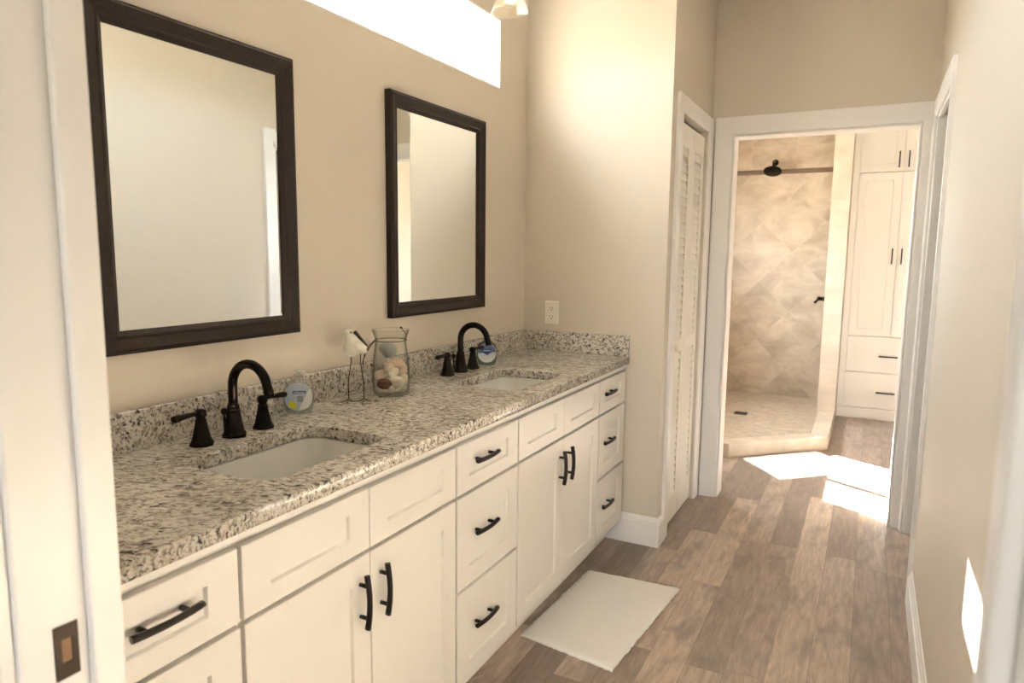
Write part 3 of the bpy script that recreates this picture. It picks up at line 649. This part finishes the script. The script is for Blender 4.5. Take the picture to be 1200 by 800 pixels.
def scallop(mb, s_, ribs=11):
    n = ribs*4; rows = 6; L = []
    for j in range(rows+1):
        q = j/rows; r_ = []
        for i in range(n+1):
            a = math.radians(-62 + 124*i/n); rr = q*(1 + 0.035*math.cos(i/4*2*math.pi)); dz = 0.42*math.sin(q*math.pi*0.62)*math.cos(a*0.9) + 0.035*q*math.cos(i/4*2*math.pi)
            r_.append(mb.b.verts.new((s_*rr*math.sin(a)*0.95, -s_*dz, s_*(rr*math.cos(a)-0.5))))
        L.append(r_)
    for a, b in zip(L, L[1:]):
        for i in range(n):
            f = mb.b.faces.new((a[i], a[i+1], b[i+1], b[i])); f.smooth = True
    return mb
def whelk(mb, s_, spin=4.2, n=90):
    rings = []
    for i in range(n+1):
        q = i/n; a = q*spin*2*math.pi; rad_ = s_*0.30*q**1.3+s_*0.01; c_ = Vector((rad_*math.cos(a), rad_*math.sin(a), s_*(0.75-1.05*q**0.9)))
        tw = s_*0.30*q**1.25+s_*0.012; e1 = Vector((math.cos(a), math.sin(a), 0))
        k = 1+0.12*math.cos(a*7)
        rings.append([tuple(c_ + e1*tw*k*math.cos(2*math.pi*j/12) + Vector((0, 0, 1))*tw*1.15*math.sin(2*math.pi*j/12)) for j in range(12)])
    mb.loft(rings); mb.lathe([(s_*0.05, -s_*0.75), (s_*0.22, -s_*0.45), (s_*0.34, -s_*0.1), (s_*0.2, s_*0.2)], n=14); return mb
def cowrie(mb, s_):
    mb.ball((0, 0, 0), s_, (0.72, 0.62, 1.0), n=20)
    for v_ in mb.b.verts:
        if v_.co.y < -0.35*s_ and abs(v_.co.x) < 0.16*s_: v_.co.y += 0.16*s_
    return mb
def put(kind, name, label, cat, m_, s_, pos, rot=(0, 0, 0)):
    mb = MB()
    if kind == 'ball': mb.ball((0, 0, 0), s_, n=28)
    elif kind == 'scallop': scallop(mb, s_)
    elif kind == 'whelk': whelk(mb, s_)
    else: cowrie(mb, s_)
    o = mb.build(name, M[m_]); tag(o, label, cat, 'shells and balls in the glass jar'); o.location = J(*pos)
    o.rotation_euler = (Matrix.Rotation(YAW, 3, 'Z') @ Matrix.Rotation(rot[2], 3, 'Z') @ Matrix.Rotation(rot[1], 3, 'Y') @ Matrix.Rotation(rot[0], 3, 'X')).to_euler()
    if kind == 'scallop':
        md = o.modifiers.new('thick', 'SOLIDIFY'); md.thickness = 0.0016
    return o
put('ball', 'glazed_ball', 'blue grey ball on top at the middle of the jar', 'ball', 'ballblue', 0.0265, (-0.003, 0.152, 0.012))
put('ball', 'glazed_ball', 'warm grey ball at the left of the jar below the blue one', 'ball', 'ballgrey', 0.0220, (-0.033, 0.112, 0.008))
put('ball', 'glazed_ball', 'pale grey ball at the back left of the jar near its neck', 'ball', 'ballgrey', 0.0180, (-0.026, 0.152, -0.024))
put('scallop', 'scallop_shell', 'peach fan shell standing at the right side of the jar', 'shell', 'shellpink', 0.034, (0.024, 0.112, 0.012), (0.2, 0.35, 0.35))
put('whelk', 'whelk_shell', 'knobbly pale shell in the centre under the blue ball', 'shell', 'shellpale', 0.034, (-0.006, 0.098, 0.024), (0.3, -0.7, 0.4))
put('cowrie', 'smooth_shell', 'pale smooth shell right of the centre, halfway down the jar', 'shell', 'shellwhite', 0.022, (0.012, 0.080, 0.030), (0.2, 0.9, 0))
put('cowrie', 'smooth_shell', 'pale pink shell low at the left side of the jar', 'shell', 'shellpale', 0.023, (-0.033, 0.070, 0.014), (0.1, 1.2, 0))
put('cowrie', 'smooth_shell', 'brown patterned shell near the jar bottom at left', 'shell', 'shellbrown', 0.026, (-0.016, 0.042, 0.034), (0.2, 1.75, 0.3))
put('cowrie', 'smooth_shell', 'large cream shell near the jar bottom at the middle', 'shell', 'shellwhite', 0.031, (0.017, 0.044, 0.019), (0.2, 1.3, -0.1))
put('cowrie', 'smooth_shell', 'cream shell at the lower right edge of the jar', 'shell', 'shellwhite', 0.021, (0.040, 0.050, -0.008), (0.0, 0.2, 0.3))
put('cowrie', 'smooth_shell', 'pale shell lying flat on the jar bottom', 'shell', 'shellpale', 0.023, (0.002, 0.0265, 0.022), (1.4, 1.5, 0.0))
put('cowrie', 'smooth_shell', 'peach shell at the right behind the fan shell', 'shell', 'shellpink', 0.022, (0.034, 0.080, -0.018), (0.4, 0.6, 0.5))
put('whelk', 'whelk_shell', 'pale spiral shell at the back of the jar', 'shell', 'shellpale', 0.032, (-0.012, 0.082, -0.028), (0.2, 0.6, 1.5))
put('cowrie', 'smooth_shell', 'cream shell at the back left of the jar bottom', 'shell', 'shellwhite', 0.024, (-0.030, 0.034, -0.012), (0.2, 1.4, 0.8))

# ------------------------------------------------------------------ rugs
def rug(label, corners, m_, h=0.011, seed=1):
    rr = random.Random(seed); mb = MB(); P = [Vector((*c_, 0)) for c_ in corners]; n, k = 56, 34
    V = []
    for i in range(n+1):
        row = []
        for j in range(k+1):
            u, v_ = i/n, j/k; p_ = (P[0]*(1-u)+P[1]*u)*(1-v_) + (P[3]*(1-u)+P[2]*u)*v_
            ed = min(u*n, (1-u)*n, v_*k, (1-v_)*k); z = h*(0.55 + 0.45*min(1, ed/1.5)) + rr.uniform(-0.0010, 0.0012)
            j_ = 0.0022 if ed == 0 else 0.0012
            row.append(mb.b.verts.new((p_.x+rr.uniform(-j_, j_), p_.y+rr.uniform(-j_, j_), z)))
        V.append(row)
    for i in range(n):
        for j in range(k):
            f = mb.b.faces.new((V[i][j], V[i+1][j], V[i+1][j+1], V[i][j+1])); f.smooth = True
    bd = [V[i][0] for i in range(n+1)] + [V[n][j] for j in range(1, k+1)] + [V[i][k] for i in range(n-1, -1, -1)] + [V[0][j] for j in range(k-1, 0, -1)]
    low = [mb.b.verts.new((v_.co.x, v_.co.y, 0.0004)) for v_ in bd]; q = len(bd)
    for i in range(q): mb.b.faces.new((bd[i], bd[(i+1) % q], low[(i+1) % q], low[i]))
    mb.b.faces.new(low)
    return tag(mb.build('bath_mat', M[m_]), label, 'bath mat')
rug('cream cotton bath mat on the floor in front of the vanity', [(0.529, -0.394), (0.499, -0.990), (0.862, -1.042), (0.923, -0.368)], 'rug')
rug('white bath mat on the floor in front of the shower curb', [(0.838, 1.680), (1.115, 1.325), (1.578, 1.775), (1.275, 2.125)], 'mat', seed=2)

# ------------------------------------------------------------------ shower
YB = 3.95
struct(MB().box(0.0, 2.72, YB, YB+0.10, 0, H).build('wall_back', M['tile']), 'travertine tiled back wall of the shower', 'wall')
struct(rect_with_hole(MB(), 1.66, YB, 0, H, [SW], 0.0, 0.014, 'x').build('wall_shower_left', M['tile']))
struct(MB().box(1.21, 1.345, 3.11, YB, 0, H).build('wall_partition', M['tiletrim']), 'tiled end of the wall between shower and linen cabinet', 'wall')
path = [(0.014, 1.655), (0.752, 1.655), (1.345, 2.205), (1.345, 3.11)]; inner = [(0.014, 1.770), (0.705, 1.770), (1.225, 2.255), (1.225, 3.11)]
mb = MB(); mb.loft([[(a[0], a[1], 0), (a[0], a[1], 0.1), (b[0], b[1], 0.1), (b[0], b[1], 0)] for a, b in zip(path, inner)], smooth=False)
tag(mb.build('shower_curb', M['tiletrim'], bevel=0.004), 'low tiled curb along the angled front of the shower', 'shower curb')
mb = MB(); mb.prism([*inner, (1.21, 3.11), (1.21, YB), (0.014, YB)], 0.0, 0.03); struct(mb.build('floor_shower', M['tilefloor']), 'beige mosaic floor inside the shower', 'floor')
struct(MB().loft([[(0.014, YB-d, z) for d, z in ((0, 2.146), (0.008, 2.148), (0.013, 2.163), (0.013, 2.173), (0.008, 2.188), (0, 2.190))], [(1.21, YB-d, z) for d, z in ((0, 2.146), (0.008, 2.148), (0.013, 2.163), (0.013, 2.173), (0.008, 2.188), (0, 2.190))]], smooth=False).build('trim_30', M['liner']), 'brown liner tile band across the shower back wall', 'trim')
o = thing('shower_drain', 'small bronze drain in the mosaic shower floor', 'drain', (0.622, 2.966, 0.0302))
mb = MB(); mb.loft([[(x, y, z) for x, y in rrect(-0.052, 0.052, -0.052, 0.052, 0.006)] for z in (0, 0.003)], smooth=False); mb.build('frame', M['bronze'], o)
mb = MB()
for i in range(5): mb.box(-0.04, 0.04, -0.036+i*0.016, -0.028+i*0.016, 0.003, 0.004)
mb.build('grate', M['slot'], o)
o = thing('shower_fixture', 'round dark bronze shower head on an arm from the tiled back wall', 'shower fixture', (0.665, YB, 2.252))
MB().lathe([(0.030, -0.001), (0.030, -0.006), (0.022, -0.012), (0.012, -0.016)], n=20, ax='y').build('flange', M['bronze'], o)
mb = MB(); mb.tube([(0, -0.005, 0), (0, -0.06, 0.004), (0.002, -0.12, -0.010), (0.003, -0.16, -0.035), (0.003, -0.18, -0.060)], 0.0105, 10); mb.ball((0.003, -0.182, -0.066), 0.018, n=14); mb.build('arm', M['bronze'], o)
mb = MB(); mb.lathe([(0.014, 0.012), (0.030, 0.004), (0.074, -0.012), (0.080, -0.018), (0.080, -0.026), (0.072, -0.029), (0.004, -0.029)], n=32); hd = mb.build('head', M['bronze'], o, (0.003, -0.19, -0.082)); hd.rotation_euler = (math.radians(-28), 0, 0)
o = thing('shower_valve', 'dark bronze lever handle on the shower partition wall', 'shower valve', (1.21, 3.42, 1.015))
MB().lathe([(0.036, -0.0005), (0.036, -0.005), (0.030, -0.012), (0.018, -0.020), (0.015, -0.050)], n=20, ax='x').build('escutcheon', M['bronze'], o)
mb = MB(); mb.lathe([(0.014, -0.048), (0.020, -0.054), (0.018, -0.070), (0.006, -0.078)], n=16, ax='x'); mb.tube([(-0.062, 0, 0), (-0.068, -0.03, -0.008), (-0.086, -0.06, -0.030)], [0.010, 0.009, 0.012], 10); mb.build('lever', M['bronze'], o)

# ------------------------------------------------------------------ linen cabinet
lc = thing('linen_cabinet', 'tall white built-in linen cabinet beside the shower', 'cabinet', (1.347, 3.43, 0))
LX = 0.66
MB().box(0, LX, 0.020, 0.515, 0.0, 2.72).build('body', M['linen'], lc)
MB().box(0, LX, 0.0, 0.0195, 0.0, 0.094).build('base_board', M['linen'], lc, bevel=0.003)
mb = MB(); mb.box(0, 0.047, 0.001, 0.0195, 0.0945, 2.72); mb.box(LX-0.047, LX, 0.001, 0.0195, 0.0945, 2.72); mb.build('face_frame', M['linen'], lc)
def shaker_y(x0, x1, z0, z1, stile, name, flat=False):
    mb = shaker(x0, x1, z0, z1, 0.0, 0.0185, stile, stile, 0.004)
    for v_ in mb.b.verts: v_.co = Vector((v_.co.y, 0.0185-v_.co.x, v_.co.z))
    return mb.build(name, M['linen'], lc)
def bar(parent, x, z, L, vert):
    mb = MB(); h = L/2
    if vert:
        mb.box(-0.005, 0.005, -0.032, -0.023, -h, h)
        for q in (-h*0.75, h*0.75): mb.box(-0.004, 0.004, -0.024, 0.001, q-0.004, q+0.004)
    else:
        mb.box(-h, h, -0.032, -0.023, -0.006, 0.006)
        for q in (-h*0.75, h*0.75): mb.box(q-0.004, q+0.004, -0.024, 0.001, -0.004, 0.004)
    mb.build('handle', M['handle'], parent, (x, 0, z), bevel=0.001)
md_ = 0.366
for z0, z1, hz in ((0.716, 2.066, 1.385), (2.073, 2.70, 2.165)):
    a = shaker_y(0.049, md_-0.0015, z0, z1, 0.06, 'door'); b = shaker_y(md_+0.0015, LX-0.049, z0, z1, 0.06, 'door')
    bar(a, md_-0.034, hz, 0.13, True); bar(b, md_+0.034, hz, 0.13, True)
for z0, z1, hz in ((0.098, 0.400, 0.238), (0.406, 0.710, 0.548)):
    a = MB().box(0.049, LX-0.049, 0.0, 0.0185, z0, z1).build('drawer', M['linen'], lc, bevel=0.002); bar(a, 0.362, hz, 0.14, False)

# ------------------------------------------------------------------ pendant light
pn = thing('pendant_light', 'glass bell shade ceiling light hanging by the end of the high window', 'light', (0.25, -0.652, 2.28))
mb = MB(); n = 48; rings = []
prof = [(0.070, 0.0), (0.066, 0.014), (0.056, 0.045), (0.047, 0.080), (0.038, 0.108), (0.030, 0.120)]
for inset, seq in ((0, prof), (0.003, list(reversed(prof)))):
    for r_, z in seq: rings.append([((r_-inset)*(1+0.025*math.cos(a*12))*math.cos(a), (r_-inset)*(1+0.025*math.cos(a*12))*math.sin(a), z) for a in [2*math.pi*i/n for i in range(n)]])
mb.loft(rings, closed=True); mb.build('lamp_shade', M['shade'], pn)
MB().lathe([(0.034, 0.118), (0.034, 0.128), (0.020, 0.150), (0.020, 0.175), (0.008, 0.180)], n=20).build('socket', M['nickel'], pn)
MB().tube([(0, 0, 0.178), (0, 0, 0.452)], 0.006, 10).build('rod', M['nickel'], pn)
MB().lathe([(0.012, 0.448), (0.055, 0.455), (0.060, 0.469)], n=24).build('canopy', M['nickel'], pn)
mb = MB(); mb.lathe([(0.004, 0.034), (0.018, 0.040), (0.026, 0.056), (0.026, 0.070), (0.016, 0.095), (0.013, 0.119)], n=20); mb.build('bulb', M['bulb'], pn)
